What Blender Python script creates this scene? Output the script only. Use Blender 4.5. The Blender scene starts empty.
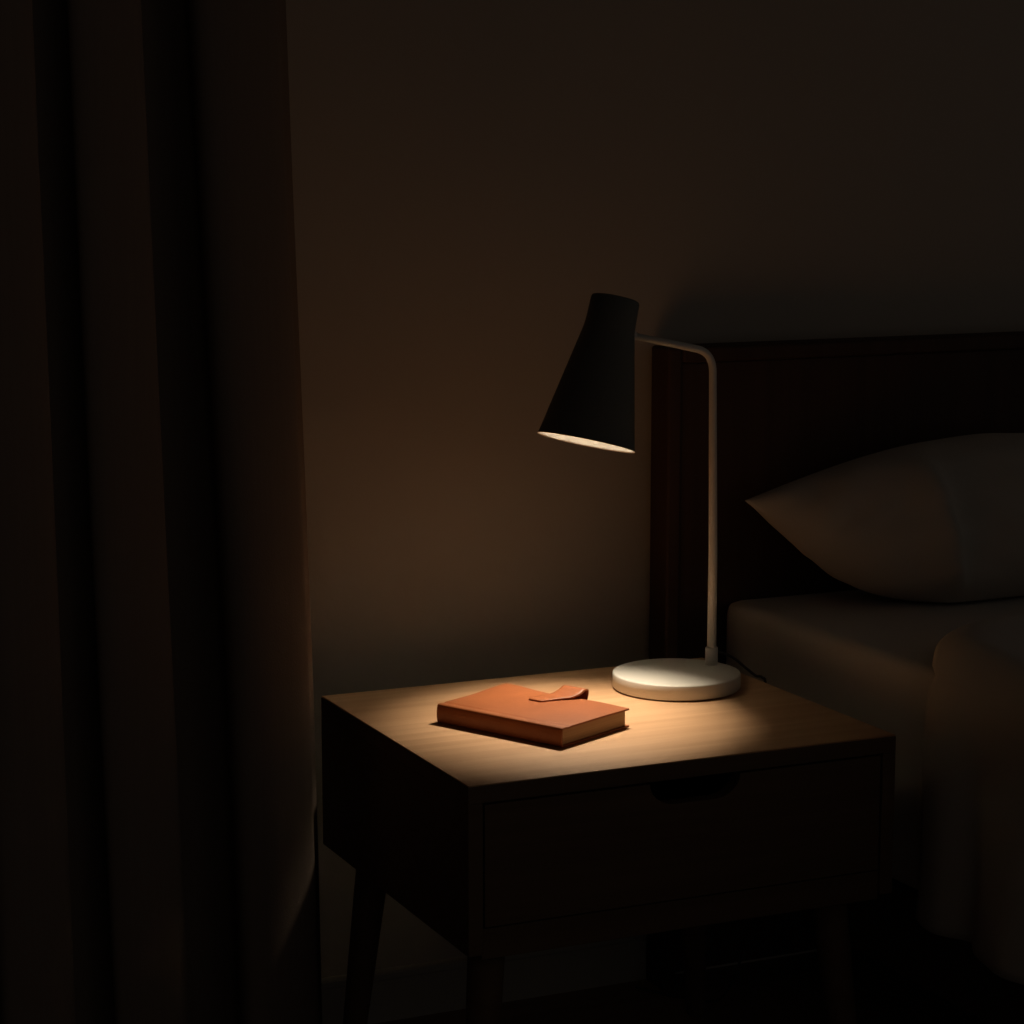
import bpy, bmesh, math, random
from mathutils import Vector, Matrix, noise
random.seed(4)
S = bpy.context.scene
COL = S.collection
PI = math.pi
H0 = 0.455                       # height of the nightstand top above the floor

# ------------------------------------------------------------------ materials
def mat(name, rgb, rough=0.6, spec=0.4, kind=None, metal=0.0, sheen=0.0, bump=0.0, bscale=60.0, vary=0.0, vscale=(3, 3, 3), rgb2=None):
    m = bpy.data.materials.new(name); m.use_nodes = True
    nt = m.node_tree; N = nt.nodes; L = nt.links
    b = N['Principled BSDF']
    b.inputs['Base Color'].default_value = (*rgb, 1)
    b.inputs['Roughness'].default_value = rough
    b.inputs['Specular IOR Level'].default_value = spec
    b.inputs['Metallic'].default_value = metal
    if sheen: b.inputs['Sheen Weight'].default_value = sheen
    tc = N.new('ShaderNodeTexCoord')
    mp = N.new('ShaderNodeMapping'); mp.inputs['Scale'].default_value = vscale
    L.new(tc.outputs['Object'], mp.inputs['Vector'])
    if vary or rgb2:
        n = N.new('ShaderNodeTexNoise'); n.inputs['Scale'].default_value = 1.0
        n.inputs['Detail'].default_value = 6; n.inputs['Roughness'].default_value = .6
        L.new(mp.outputs[0], n.inputs['Vector'])
        r = N.new('ShaderNodeValToRGB')
        r.color_ramp.elements[0].position = .32; r.color_ramp.elements[1].position = .68
        c2 = rgb2 or tuple(c*(1-vary) for c in rgb)
        r.color_ramp.elements[0].color = (*c2, 1); r.color_ramp.elements[1].color = (*rgb, 1)
        L.new(n.outputs['Fac'], r.inputs['Fac']); L.new(r.outputs[0], b.inputs['Base Color'])
    if bump:
        n2 = N.new('ShaderNodeTexNoise'); n2.inputs['Scale'].default_value = bscale; n2.inputs['Detail'].default_value = 4
        L.new(tc.outputs['Object'], n2.inputs['Vector'])
        bp = N.new('ShaderNodeBump'); bp.inputs['Strength'].default_value = bump; bp.inputs['Distance'].default_value = .002
        L.new(n2.outputs['Fac'], bp.inputs['Height']); L.new(bp.outputs[0], b.inputs['Normal'])
    return m

M = {}
M['wall'] = mat('wall_paint', (.40, .345, .29), .9, .2, vary=.05, vscale=(2, 2, 2), bump=.15, bscale=120)
M['trim'] = mat('trim_paint', (.50, .45, .38), .6, .3, vary=.04)
M['floor'] = mat('floor_wood', (.36, .25, .17), .6, .3, rgb2=(.24, .16, .10), vscale=(1.5, 25, 3))
M['ceiling'] = mat('ceiling_paint', (.5, .45, .4), .9, .2)
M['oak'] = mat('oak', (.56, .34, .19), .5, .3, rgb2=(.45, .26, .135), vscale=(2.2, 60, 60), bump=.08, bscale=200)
M['oak_shaded'] = mat('oak_shaded', (.17, .105, .064), .6, .15, rgb2=(.135, .082, .048), vscale=(2.2, 60, 60))  # same oak, darkened: shade on sides, front and edges put into the colour
M['headboard'] = mat('headboard_wood', (.075, .040, .026), .6, .2, rgb2=(.055, .029, .018), vscale=(40, 40, 1.5))
M['bedwood'] = mat('bed_wood', (.10, .06, .035), .6, .3, rgb2=(.07, .04, .022), vscale=(2, 40, 40))
M['cream'] = mat('cream_enamel', (.60, .575, .52), .45, .4)
M['shade_out'] = mat('dark_enamel', (.12, .12, .105), .6, .3)
M['shade_in'] = mat('white_enamel', (.92, .91, .88), .6, .2)
M['socket'] = mat('socket_plastic', (.7, .66, .6), .5, .3)
M['cord'] = mat('cord_rubber', (.06, .05, .045), .5, .3)
M['leather'] = mat('tan_leather', (.30, .090, .028), .45, .3, rgb2=(.26, .076, .023), vscale=(30, 30, 30), bump=.12, bscale=500)
M['paper'] = mat('page_paper', (.46, .31, .18), .8, .2, rgb2=(.36, .22, .12), vscale=(3, 3, 900))
M['sheet'] = mat('cotton_sheet', (.58, .54, .48), .9, .1, bump=.1, bscale=700, sheen=.1)
M['pillow'] = mat('pillow_cotton', (.46, .41, .35), .9, .1, bump=.1, bscale=700, sheen=.1)
M['duvet'] = mat('duvet_cotton', (.52, .48, .42), .9, .1, bump=.1, bscale=600, sheen=.1)
M['curtain'] = mat('curtain_linen', (.19, .145, .115), .95, .05, bump=.15, bscale=500, vary=.06, vscale=(200, 200, 5))
bm_ = bpy.data.materials.new('glowing_bulb'); bm_.use_nodes = True
pb = bm_.node_tree.nodes['Principled BSDF']
pb.inputs['Base Color'].default_value = (1, .9, .75, 1)
pb.inputs['Emission Color'].default_value = (1.0, .84, .62, 1)
pb.inputs['Emission Strength'].default_value = 24.0
M['bulb'] = bm_

# ------------------------------------------------------------------ helpers
def link(name, bm, m, parent=None, smooth=False, bevel=0, seg=2):
    bmesh.ops.recalc_face_normals(bm, faces=bm.faces)
    me = bpy.data.meshes.new(name); bm.to_mesh(me); bm.free()
    o = bpy.data.objects.new(name, me); COL.objects.link(o)
    me.materials.append(M[m])
    if smooth:
        for p in me.polygons: p.use_smooth = True
    if bevel:
        md = o.modifiers.new('bevel', 'BEVEL'); md.width = bevel; md.segments = seg; md.limit_method = 'ANGLE'; md.angle_limit = math.radians(40)
    if parent: o.parent = parent
    return o

def thing(name, label, cat, loc=(0, 0, 0), rz=0):
    o = bpy.data.objects.new(name, None); COL.objects.link(o)
    o.location = loc; o.rotation_euler = (0, 0, rz); o.empty_display_size = .05
    o['label'] = label; o['category'] = cat
    return o

def tag(o, label, cat):
    o['label'] = label; o['category'] = cat; return o

def struct(o):
    o['kind'] = 'structure'; return o

def box(bm, a, b):
    vs = [bm.verts.new((x, y, z)) for x in (a[0], b[0]) for y in (a[1], b[1]) for z in (a[2], b[2])]
    for f in ((0, 1, 3, 2), (4, 6, 7, 5), (0, 4, 5, 1), (2, 3, 7, 6), (0, 2, 6, 4), (1, 5, 7, 3)):
        bm.faces.new([vs[i] for i in f])
    return bm

def boxes(*ab):
    bm = bmesh.new()
    for a, b in ab: box(bm, a, b)
    return bm

def tube(pts, rads, seg=16, caps=True):
    """round tube through points"""
    bm = bmesh.new(); rings = []
    pts = [Vector(p) for p in pts]
    if not hasattr(rads, '__len__'): rads = [rads]*len(pts)
    up = None
    for i, p in enumerate(pts):
        t = (pts[min(i+1, len(pts)-1)] - pts[max(i-1, 0)]).normalized()
        if up is None:
            up = t.orthogonal().normalized()
        up = (up - t*up.dot(t)).normalized(); w = t.cross(up)
        rings.append([bm.verts.new(p + (up*math.cos(2*PI*k/seg) + w*math.sin(2*PI*k/seg))*rads[i]) for k in range(seg)])
    for a, b in zip(rings, rings[1:]):
        for k in range(seg): bm.faces.new((a[k], a[(k+1) % seg], b[(k+1) % seg], b[k]))
    if caps: bm.faces.new(rings[0]); bm.faces.new(rings[-1])
    return bm

def lathe(prof, seg=64, frame=None, close=False):
    """prof: list of (r, h); axis = +Z of frame"""
    bm = bmesh.new(); rings = []
    for r, h in prof:
        if r < 1e-6: rings.append([bm.verts.new((0, 0, h))])
        else: rings.append([bm.verts.new((r*math.cos(2*PI*k/seg), r*math.sin(2*PI*k/seg), h)) for k in range(seg)])
    prs = list(zip(rings, rings[1:]))
    if close: prs.append((rings[-1], rings[0]))
    for a, b in prs:
        for k in range(seg):
            k2 = (k+1) % seg
            if len(a) == 1 and len(b) == 1: continue
            if len(a) == 1: bm.faces.new((a[0], b[k], b[k2]))
            elif len(b) == 1: bm.faces.new((a[k], a[k2], b[0]))
            else: bm.faces.new((a[k], a[k2], b[k2], b[k]))
    if frame is not None: bm.transform(frame)
    return bm

def catmull(P, n=10):
    P = [Vector(p) for p in P]; Q = [P[0]*2-P[1]] + P + [P[-1]*2-P[-2]]; out = []
    for i in range(1, len(Q)-2):
        for k in range(n):
            t = k/n
            out.append(.5*((2*Q[i]) + (Q[i+1]-Q[i-1])*t + (2*Q[i-1]-5*Q[i]+4*Q[i+1]-Q[i+2])*t*t + (3*Q[i]-Q[i-1]-3*Q[i+1]+Q[i+2])*t**3))
    out.append(P[-1]); return out

def sheet_mesh(fn, nu, nv):
    bm = bmesh.new()
    g = [[bm.verts.new(fn(i/nu, j/nv)) for j in range(nv+1)] for i in range(nu+1)]
    for i in range(nu):
        for j in range(nv): bm.faces.new((g[i][j], g[i+1][j], g[i+1][j+1], g[i][j+1]))
    return bm

def ss(a, b, x):
    t = min(1, max(0, (x-a)/(b-a))); return t*t*(3-2*t)

# ------------------------------------------------------------------ room
WY = .562                         # the wall behind the bed
struct(link('floor', boxes(((-1.6, -3.2, -.1), (3.0, WY+.1, 0))), 'floor'))
struct(link('wall_back', boxes(((-1.6, WY, 0), (3.0, WY+.1, 2.5))), 'wall'))
struct(link('wall_left', boxes(((-1.7, -3.2, 0), (-1.6, WY+.1, 2.5))), 'wall'))
struct(link('ceiling', boxes(((-1.7, -3.2, 2.5), (3.0, WY+.1, 2.6))), 'ceiling'))
bm = bmesh.new()
prof = [(0, 0), (-.013, 0), (-.013, .0535), (-.0112, .0550), (-.0112, .0565), (-.0145, .0575), (-.0145, .0625), (-.012, .0645), (0, .0645)]
a = [bm.verts.new((-1.6, WY+y, z)) for y, z in prof]; b = [bm.verts.new((3.0, WY+y, z)) for y, z in prof]
for i in range(len(prof)): bm.faces.new((a[i], a[(i+1) % len(prof)], b[(i+1) % len(prof)], b[i]))
bm.faces.new(a); bm.faces.new(b)
struct(link('baseboard_back', bm, 'trim'))

# ------------------------------------------------------------------ nightstand
W, D, BH = .50, .426, .176        # width, depth, body height
ns = thing('nightstand', 'light oak nightstand with one drawer on splayed round legs between curtain and bed', 'nightstand', (0, 0, 0))
T = .019
tt = link('tabletop', boxes(((0, 0, H0-T), (W, D, H0-.0016))), 'oak_shaded', ns, bevel=.0006)
link('lit_top_layer', boxes(((.0004, .0004, H0-.0016), (W-.0004, D-.0004, H0))), 'oak', tt, bevel=.0006)  # added thin layer: lit top keeps light oak, slab edge gets painted shade
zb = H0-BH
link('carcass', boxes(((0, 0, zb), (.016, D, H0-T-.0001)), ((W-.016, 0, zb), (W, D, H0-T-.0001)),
     ((.016, .004, zb-.006), (W-.016, D-.01, zb+.026)), ((.016, D-.014, zb+.026), (W-.016, D-.004, H0-T))), 'oak_shaded', ns, bevel=.0008)
# drawer: front board with the scooped finger notch, and the tray behind it
dx0, dx1, dz0, dz1 = .0185, W-.0185, zb+.0285, H0-T-.0025
nx0, nx1, nd = .203, .309, .024
cols = [(dx0, dz1), (nx0, dz1)]
for k in range(1, 11):
    t = PI/2*k/10; cols.append((nx0+.030*(1-math.cos(t)), dz1-nd*math.sin(t)))
for k in range(10, 0, -1):
    t = PI/2*k/10; cols.append((nx1-.030*(1-math.cos(t)), dz1-nd*math.sin(t)))
cols += [(nx1, dz1), (dx1, dz1)]
bm = bmesh.new()
rows = [[bm.verts.new(p) for p in ((x, .001, dz0), (x, .001, z), (x, .018, z), (x, .018, dz0))] for x, z in cols]
for a, b in zip(rows, rows[1:]):
    for k in range(4): bm.faces.new((a[k], a[(k+1) % 4], b[(k+1) % 4], b[k]))
bm.faces.new(rows[0]); bm.faces.new(rows[-1])
drawer = link('drawer', bm, 'oak_shaded', ns)
link('drawer_tray', boxes(((.03, .019, zb+.034), (.04, D-.04, H0-.06)), ((W-.04, .019, zb+.034), (W-.03, D-.04, H0-.06)),
     ((.04, .019, zb+.034), (W-.04, D-.04, zb+.040)), ((.04, D-.05, zb+.040), (W-.04, D-.04, H0-.06))), 'bedwood', drawer)
for (x, y, sx, sy) in ((.034, .033, -1, -1), (.440, .033, 1, -1), (.050, D-.036, -1, 1), (.466, D-.036, 1, 1)):
    z0 = zb-.006
    pp = [(x+sx*.09*(z0-z), y+sy*.09*(z0-z), z) for z in (z0, z0-.05, z0-.15, 0.004, 0)]
    link('leg', tube(pp, [.0192, .0185, .016, .0125, .0115], 28), 'oak_shaded', ns)
for o in ns.children:
    if o.name.startswith('leg'):
        for p in o.data.polygons: p.use_smooth = len(p.vertices) == 4

# ------------------------------------------------------------------ lamp
R_ = Vector((.9104, -.4137, 0)); NC = Vector((-.4137, -.9104, 0)); UZ = Vector((0, 0, 1))
lb = Vector((.3916, .2939, H0))
lamp = thing('table_lamp', 'cream table lamp with bent arm and dark conical shade lit above nightstand', 'lamp', lb)
def toL(v): return Vector(v)-lb
br, bt = .0745, .0190
F = Matrix.Identity(4)
base = link('base', lathe([(0, .0012), (br-.004, .0012), (br-.0015, .0014), (br, .0028), (br, bt-.0016), (br-.0005, bt-.0005), (br-.0018, bt), (0, bt)], 96), 'cream', lamp, smooth=True)
link('foot_pad', lathe([(0, .0004), (br-.006, .0004), (br-.006, .0013), (0, .0013)], 64), 'cord', base)
px, py = .4480, .3115
link('collar', lathe([(0, bt), (.0074, bt), (.0074, bt+.020), (.0066, bt+.021), (0, bt+.021)], 32, Matrix.Translation(toL((px, py, H0)))), 'cream', lamp, smooth=True)
tilt = math.radians(10.5)
d = (R_*-.204 - UZ*.979)*math.cos(tilt) + NC*math.sin(tilt); d.normalize()     # shade axis, pointing out of the opening
O = Vector((.2680, .2840, H0+.2955))                                           # centre of the opening
SL = .1660; Rb, Rk, Rt = .0560, .0290, .0276
top = O - d*SL
kn = top + d*.036
pole_corner = Vector((px-.0033, py, H0+.3885))
side = (pole_corner - kn); side -= d*side.dot(d); side.normalize()
att = kn + side*(Rk-.001)
# pole with a rounded bend into the arm
r = .030
v1 = Vector((0, 0, 1)); v2 = (att-pole_corner).normalized()
ang = v1.angle(v2); tl = r*math.tan(ang/2)
c0 = pole_corner - v1*tl; c1 = pole_corner + v2*tl
path = [Vector((px, py, H0+bt-.001)), Vector((px, py, H0+.15))]
for k in range(15):
    t = k/14; path.append((1-t)**2*c0 + 2*t*(1-t)*pole_corner + t*t*c1)
path.append(att)
link('pole', tube([toL(p) for p in path], [.0056, .0052]+[.0044]*15+[.0038], 20), 'cream', lamp, smooth=True)
# shade frame: +Z of frame is from the opening to the top
zz = -d; xx = zz.orthogonal().normalized(); yy = zz.cross(xx)
FR = Matrix((xx, yy, zz)).transposed().to_4x4(); FR.translation = toL(O)
prof = [(Rb, 0), (Rb-.0012, .0030)]
n = 12
for k in range(1, n+1):
    h = .003 + (SL-.036-.003)*k/n; prof.append((Rb-.0012+(Rk-Rb+.0012)*(k/n), h))
prof += [(Rk-.0006, SL-.028), (Rt, SL-.003), (Rt-.001, SL-.0008), (Rt-.003, SL), (0, SL)]
outer = prof[:]
link('lamp_shade', lathe(outer, 96, FR), 'shade_out', lamp, smooth=True)
inner = [(0, SL-.004), (Rt-.004, SL-.004), (Rk-.002, SL-.036)]
inner += [(Rb-.0012, .0010), (Rb-.0001, -.0004), (Rb+.0002, .0001)]
shade = [o for o in lamp.children if o.name.startswith('lamp_shade')][0]
link('shade_lining', lathe(inner, 96, FR), 'shade_in', shade, smooth=True)
link('arm_joint', tube([toL(att - side*.003), toL(att+side*.006)], .0068, 20), 'cream', lamp)
link('socket', lathe([(0, SL-.0045), (.015, SL-.0045), (.015, SL-.040), (.012, SL-.042), (0, SL-.042)], 32, FR), 'socket', lamp)
BC = .094
link('bulb', lathe([(0, BC-.021)] + [(.021*math.sin(a_), BC-.021*math.cos(a_)) for a_ in [PI*k/12 for k in range(1, 10)]] + [(.0115, SL-.043), (0, SL-.043)], 24, FR), 'bulb', lamp, smooth=True)
cordp = catmull([(.449, .352, .008), (.462, .3545, .0120), (.473, .347, .0240), (.4825, .325, .0225), (.4900, .303, .0125), (.4965, .291, .0050), (.5030, .287, .0028), (.5075, .285, -.012), (.512, .280, -.12), (.520, .33, -.30), (.524, .40, -.43), (.50, .46, -.4515), (.46, .520, -.4515)], 8)
link('cord', tube([toL((p.x, p.y, H0+p.z)) for p in cordp], .0017, 8), 'cord', lamp, smooth=True)

# ------------------------------------------------------------------ book
bkx, bky = .4426, -.8968
bk = thing('notebook', 'closed tan leather notebook with a folded clasp strap, lying in the lamplight', 'book', (.0745, .2532, H0), math.atan2(bky, bkx))
BL, BW, BT, CT = .1735, .1155, .0212, .0019
def warp(x, y):
    return .0022*ss(.05, 0, x)*ss(.05, .11, y) + .0006*math.sin(x*60)*ss(.07, .11, y)
def cover_pt(u, v, side):
    # v runs 0..1 along bottom board -> spine -> top board ; side 0 outer, 1 inner
    x = u*BL; o = CT if side else 0
    if v < .4:
        y = BW*(1-v/.4) + 0; y = max(y, .004*0); z = 0+o
        if v > .38: pass
        return Vector((x, y if not side else max(y, CT), z))
    if v < .6:
        t = (v-.4)/.2; a_ = -PI/2 + t*PI
        z = BT/2 + (BT/2-o)*math.sin(a_)
        return Vector((x, -(.0035 if not side else .0017)*math.cos(a_)**.7 if math.cos(a_) > 1e-9 else 0, z)) + Vector((0, CT if side and False else 0, 0))
    t = (v-.6)/.4; y = BW*t
    groove = -.0009*math.exp(-((y-.0085)/.0016)**2)
    return Vector((x, y, BT - o + groove*(1-side*.3) + warp(x, y)))
bm = bmesh.new(); nu, nv = 40, 120
G = [[[bm.verts.new(cover_pt(i/nu, j/nv, s)) for j in range(nv+1)] for i in range(nu+1)] for s in (0, 1)]
for s in (0, 1):
    for i in range(nu):
        for j in range(nv): bm.faces.new((G[s][i][j], G[s][i+1][j], G[s][i+1][j+1], G[s][i][j+1]))
for i in range(nu):
    for j in (0, nv): bm.faces.new((G[0][i][j], G[0][i+1][j], G[1][i+1][j], G[1][i][j]))
for j in range(nv):
    for i in (0, nu): bm.faces.new((G[0][i][j], G[0][i][j+1], G[1][i][j+1], G[1][i][j]))
# local frame: x runs along the spine, y towards the fore edge (the real y axis)
cov = link('cover', bm, 'leather', bk, smooth=True)
cov.modifiers.new('edge', 'EDGE_SPLIT').split_angle = math.radians(50)
bm = bmesh.new()
def pg(u, v, w): 
    x = .0030 + u*(BL-.0060); y = .001 + v*(BW-.0045); zt = BT-CT-.0001+warp(x, y)*.97-.0004
    return Vector((x, y, CT+.0001 + w*(zt-CT-.0001)))
for w in (0, 1):
    g = [[bm.verts.new(pg(i/20, j/20, w)) for j in range(21)] for i in range(21)]
    for i in range(20):
        for j in range(20): bm.faces.new((g[i][j], g[i+1][j], g[i+1][j+1], g[i][j+1]))
for e in ('u0', 'u1', 'v0', 'v1'):
    q = []
    for i in range(21):
        t = i/20; u, v = (0, t) if e == 'u0' else (1, t) if e == 'u1' else (t, 0) if e == 'v0' else (t, 1)
        q.append((bm.verts.new(pg(u, v, 0)), bm.verts.new(pg(u, v, 1))))
    for a, b in zip(q, q[1:]): bm.faces.new((a[0], b[0], b[1], a[1]))
bmesh.ops.remove_doubles(bm, verts=bm.verts, dist=1e-6)
link('pages', bm, 'paper', bk)
# clasp strap: flat end on the cover, a free loop standing past the fore edge
cl = catmull([(.0745, BT+.0011), (.086, BT+.0010), (.098, BT+.0014), (.107, BT+.0022), (.1155, BT+.0052), (.1235, BT+.0085), (.1290, BT+.0070), (.1275, BT-.001), (.1225, BT-.011), (.1185, .0022)], 8)
def strap(u, v):
    k = u*(len(cl)-1); i = min(int(k), len(cl)-2); p = cl[i].lerp(cl[i+1], k-i)
    hw = .0102 + .0055*ss(.0, .45, u)
    if u < .05: hw -= .0015*(1-u/.05)
    cx = .0750 + .0165*ss(0, .50, u)
    return Vector((cx + (v-.5)*2*hw, p[0], p[1]))
st = link('clasp_strap', sheet_mesh(strap, 72, 8), 'leather', bk, smooth=True)
sd = st.modifiers.new('thickness', 'SOLIDIFY'); sd.thickness = .0018; sd.offset = 0
# handedness: the book's local y must point to the fore edge
lx = Vector((bkx, bky, 0)); ly = Vector((.8968, .4426, 0))

# ------------------------------------------------------------------ bed
HX, HT = .4880, .3777+H0
MX = .568
bed = thing('bed', 'low dark wooden bed frame with a reddish brown headboard against the wall', 'bed', (1.3, -.5, 0))
def toB(*ab): return boxes(*[(tuple(Vector(p)-Vector((1.3, -.5, 0))) for p in q) for q in ab])
hb = link('headboard', toB(((HX+.020, .506, .02), (2.25, .546, HT-.020))), 'headboard', bed, bevel=.002)
link('frame_stile', toB(((HX, .500, 0), (HX+.020, .5475, HT))), 'headboard', hb, bevel=.004, seg=3)
link('frame_stile', toB(((2.25, .500, 0), (2.27, .5475, HT))), 'headboard', hb, bevel=.004, seg=3)
link('top_rail', toB(((HX+.020, .500, HT-.020), (2.25, .5475, HT))), 'headboard', hb, bevel=.004, seg=3)
link('side_rail', toB(((MX+.006, -1.45, H0-.310), (MX+.036, .499, H0-.2055))), 'bedwood', bed, bevel=.003)
link('side_rail', toB(((2.15, -1.45, H0-.310), (2.18, .499, H0-.2055))), 'bedwood', bed, bevel=.003)
link('foot_rail', toB(((MX+.036, -1.45, H0-.310), (2.15, -1.42, H0-.2055))), 'bedwood', bed, bevel=.003)
link('slat_base', toB(((MX+.036, -1.42, H0-.235), (2.15, .499, H0-.2055))), 'bedwood', bed)
for x, y in ((MX+.04, -1.38), (2.09, -1.38)):
    link('leg', toB(((x, y, 0), (x+.05, y+.05, H0-.30))), 'bedwood', bed, bevel=.003)

# mattress in its fitted sheet
mt = boxes(((MX, -1.43, H0-.204), (2.16, .498, H0+.055)))
bmesh.ops.bevel(mt, geom=[e for e in mt.edges], offset=.020, segments=5, profile=.6, affect='EDGES')
bmesh.ops.triangulate(mt, faces=mt.faces)
matt = link('mattress', mt, 'sheet', None, smooth=True)
tag(matt, 'thick mattress under a plain grey fitted sheet on the bed frame', 'mattress')

# duvet: draped over the side, folded edge running diagonally across the bed
def duvet():
    bm = bmesh.new(); nu, nv = 150, 130
    def P(u, v):
        # u: distance from the hem up the side and across; v: from the folded edge towards the foot
        Ls = .287; s = u*1.55
        hx = MX-.027
        if s < Ls: x = hx; z = H0+.074-(Ls-s); flat = 0
        else:
            x = hx + (s-Ls); z = H0+.074; flat = 1
        # rounded shoulder
        rr = .035; q = s-Ls
        if -rr < q < rr:
            t = (q+rr)/(2*rr)*PI/2
            x = hx + rr*1.0*(1-math.cos(t)); z = H0+.074-rr*(1-math.sin(t))
        # back edge
        xs = max(0, x-hx)
        yb = -.012 + .17*(1-math.exp(-xs/.12)) + .05*min(1, xs)
        if s < Ls: yb = -.012 + .020*ss(0, .22, Ls-s) + .006*math.sin((Ls-s)*22)
        y = yb - v*1.30
        dist = v*1.30
        # plump fold at the edge
        puff = .016*(1-math.exp(-dist/.05)) + .004*math.exp(-((dist-.045)/.05)**2)
        hang = ss(.03, .20, Ls-s)
        rip = .018*math.sin(dist*34+1.2*math.sin(dist*9)+ (Ls-s)*3) * (.25+.75*hang) * ss(0, .05, dist)
        rip += .0045*math.sin(dist*88+2*math.sin(dist*13)+(Ls-s)*6)*hang*ss(0, .05, dist)
        nz = noise.noise(Vector((x*5, y*5, z*5)))*.014
        if s < Ls-rr: x -= puff*.5 + rip*.75 + nz*.4
        elif s > Ls+rr: z += puff + nz + .006*math.sin(dist*20+xs*6)
        else:
            w = (q+rr)/(2*rr); x -= (1-w)*(puff*.5+rip*.75+nz*.4); z += w*(puff+nz+.006*math.sin(dist*20+xs*6))
        return Vector((x, y, z))
    g = [[bm.verts.new(P(i/nu, j/nv)) for j in range(nv+1)] for i in range(nu+1)]
    for i in range(nu):
        for j in range(nv): bm.faces.new((g[i][j], g[i+1][j], g[i+1][j+1], g[i][j+1]))
    return bm
dv = link('duvet', duvet(), 'duvet', None, smooth=True)
sd = dv.modifiers.new('thickness', 'SOLIDIFY'); sd.thickness = .010; sd.offset = 0
tag(dv, 'rumpled grey duvet folded back and hanging over the near side of the bed', 'duvet')

# pillow
A = Vector((.564, .440, .190)); B = Vector((.806, .338, .056)); C = Vector((1.28, .345, .068)); Dd = Vector((1.10, .445, .235))
def pillow():
    bm = bmesh.new(); n = 72
    e1 = (B-A).normalized(); e2 = (C-B).normalized(); nn = e2.cross(Dd-C).normalized()
    if nn.z < 0: nn = -nn
    rows = {}
    def P(u, v, s):     # u along the length, v from the top edge to the bottom edge
        p = A.lerp(Dd, u).lerp(B.lerp(C, u), v)
        a_, b_ = 1-abs(2*u-1)**2.6, 1-abs(2*v-1)**2.2
        prof = (max(0, a_)**.5)*(max(0, b_)**.60)
        p = p + Vector((.0, 0, .035))*math.sin(PI*u)*(1-v)
        # the seam sides pull in slightly between the corners
        p += Vector((-.012, -.012, -.030))*(math.sin(PI*v)**1.3)*ss(.35, 0, u)
        th = .098 if s > 0 else .058
        w = noise.noise(Vector((u*9, v*5, s*3)))*.006 + noise.noise(Vector((u*26+v*9, v*7-u*8, s)))*.0028*ss(.5, 0, u)
        w += .0035*math.sin(v*38+u*22+3*noise.noise(Vector((u*6, v*6, 7))))*ss(.30, .03, u)*ss(.75, .2, v)
        if s > 0:
            k = u-.37*(1-v)-.01; g_ = ss(0, .25, 1-v)*ss(0, .5, v)*ss(0, .08, u)
            prof += g_*(.17*math.exp(-(k/(.05 if k < 0 else .022))**2) - .10*ss(0, .05, k)*ss(.35, .05, k))
        p = p + nn*(s*th*prof) + nn*(w*min(1, prof*2.2))
        p.z = max(p.z, .058+.002*(1-prof))
        p.y = min(p.y, .497)
        return p + Vector((0, 0, H0))
    gs = []
    for s in (1, -1):
        g = [[None]*(n+1) for _ in range(n+1)]
        for i in range(n+1):
            for j in range(n+1):
                if s < 0 and (i in (0, n) or j in (0, n)): g[i][j] = gs[0][i][j]
                else:
                    # denser sampling near the seams
                    u = .5-.5*math.cos(PI*i/n); v = .5-.5*math.cos(PI*j/n)
                    g[i][j] = bm.verts.new(P(u, v, s))
        gs.append(g)
        for i in range(n):
            for j in range(n): bm.faces.new((g[i][j], g[i+1][j], g[i+1][j+1], g[i][j+1]))
    return bm
pl = link('pillow', pillow(), 'pillow', None, smooth=True)
tag(pl, 'plump grey cotton pillow on the bed, leaning against the headboard', 'pillow')

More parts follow.
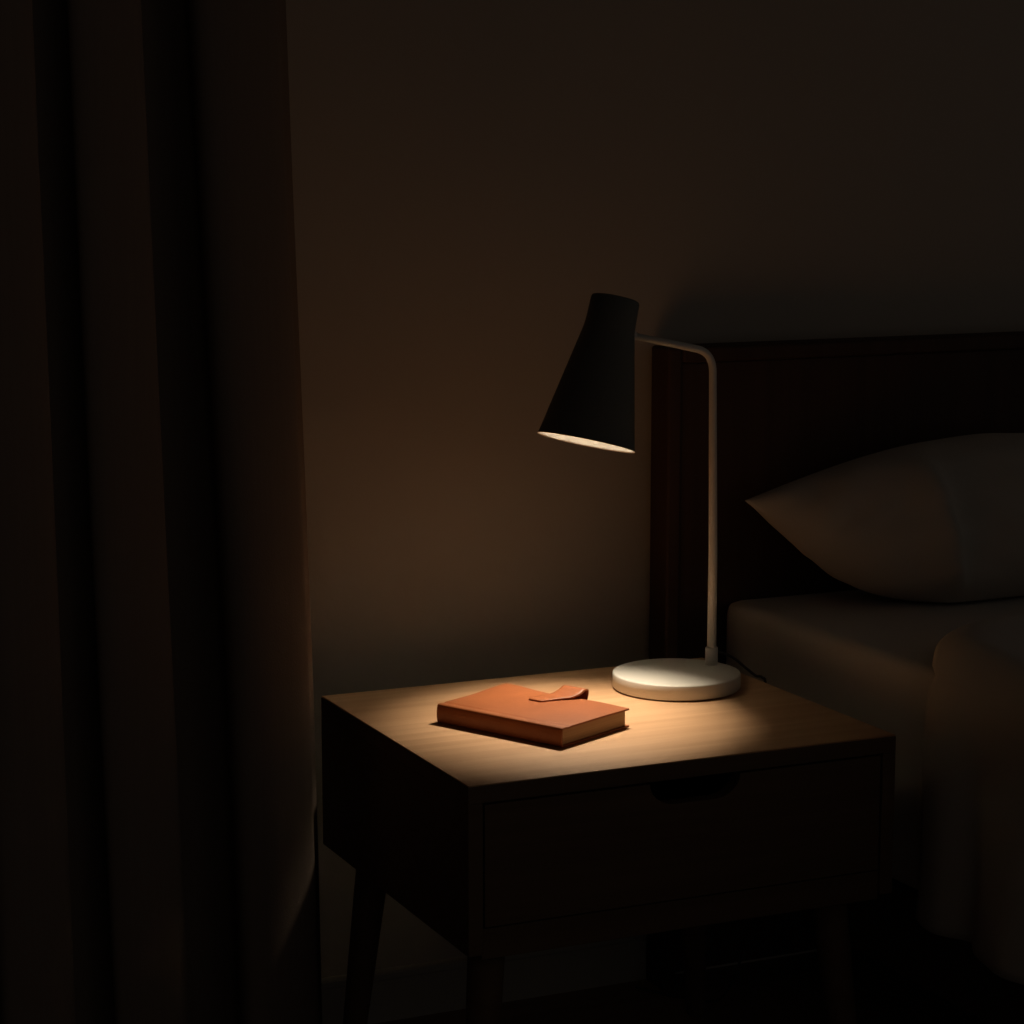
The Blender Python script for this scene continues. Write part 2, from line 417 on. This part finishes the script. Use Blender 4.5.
# ------------------------------------------------------------------ curtain
def curtain():
    lam = .128; K = 8                                  # fold spacing, number of folds
    bm = bmesh.new(); nu = K*36; zs = [0.006 + 2.42*k/40 for k in range(41)]
    g = []
    for k, z in enumerate(zs):
        row = []
        zr = z-H0
        xe = -.0665 - .0270*zr + .002*math.sin(z*3)     # right-hand edge leans out towards the floor
        sc = 1.0 - .03*zr
        for i in range(nu+1):
            t = i/36.0; t = int(t) + (t-int(t))**.62    # folds counted from the right edge
            ph = 2*PI*t + .25*math.sin(z*1.7+t*2)
            a_ = .036*(1+.25*math.sin(t*2.3+.6))*(1-.12*zr)*(.55+.45*ss(0, .4, t))
            x = xe - sc*lam*t - .045*ss(0, 1, t) - .022*math.sin(2*ph)*ss(0, .3, t)
            y = .245 - .60*(-.087-x) + a_*(1-math.cos(ph))*-1 + a_*.6
            y += noise.noise(Vector((x*6, z*1.2, 2)))*.01
            row.append(bm.verts.new((x, y, z)))
        g.append(row)
    for a, b in zip(g, g[1:]):
        for i in range(nu): bm.faces.new((a[i], a[i+1], b[i+1], b[i]))
    return bm
cu = link('curtain', curtain(), 'curtain', None, smooth=True)
sd = cu.modifiers.new('thickness', 'SOLIDIFY'); sd.thickness = .002; sd.offset = 0
tag(cu, 'heavy dark brown floor-length curtain hanging in deep folds left of the nightstand', 'curtain')

# ------------------------------------------------------------------ light and camera
sl = bpy.data.lights.new('reflector_bulb_light', 'SPOT'); sl.energy = 13.0; sl.color = (1.0, .84, .63)
sl.spot_size = math.radians(65); sl.spot_blend = 1.0; sl.shadow_soft_size = .012
so = bpy.data.objects.new('reflector_bulb_light', sl); COL.objects.link(so)
aim = (Vector((.216, .214, H0)) - (O - d*(BC-.026))).normalized()
so.matrix_world = Matrix.Translation(O - d*(BC-.026)) @ (-aim).to_track_quat('Z', 'Y').to_matrix().to_4x4()


w = bpy.data.worlds.new('night'); S.world = w; w.use_nodes = True
bg = w.node_tree.nodes['Background']; bg.inputs[0].default_value = (.66, .61, .56, 1); bg.inputs[1].default_value = .068

cam = bpy.data.cameras.new('camera'); co = bpy.data.objects.new('camera', cam); COL.objects.link(co)
co.location = (-.8826, -2.0469, .6169+H0)
co.rotation_euler = (PI/2-.1529, 0, -.4265)
cam.sensor_width = 36; cam.lens = 2332.5/1024*36; cam.clip_start = .05
S.camera = co
S.view_settings.view_transform = 'Standard'; S.view_settings.look = 'None'
S.view_settings.exposure = 0; S.view_settings.gamma = 1; S.view_settings.use_curve_mapping = False
S.cycles.use_denoising = True
S.cycles.max_bounces = 10; S.cycles.diffuse_bounces = 6
S.cycles.caustics_reflective = False; S.cycles.caustics_refractive = False
S.cycles.sample_clamp_indirect = 4
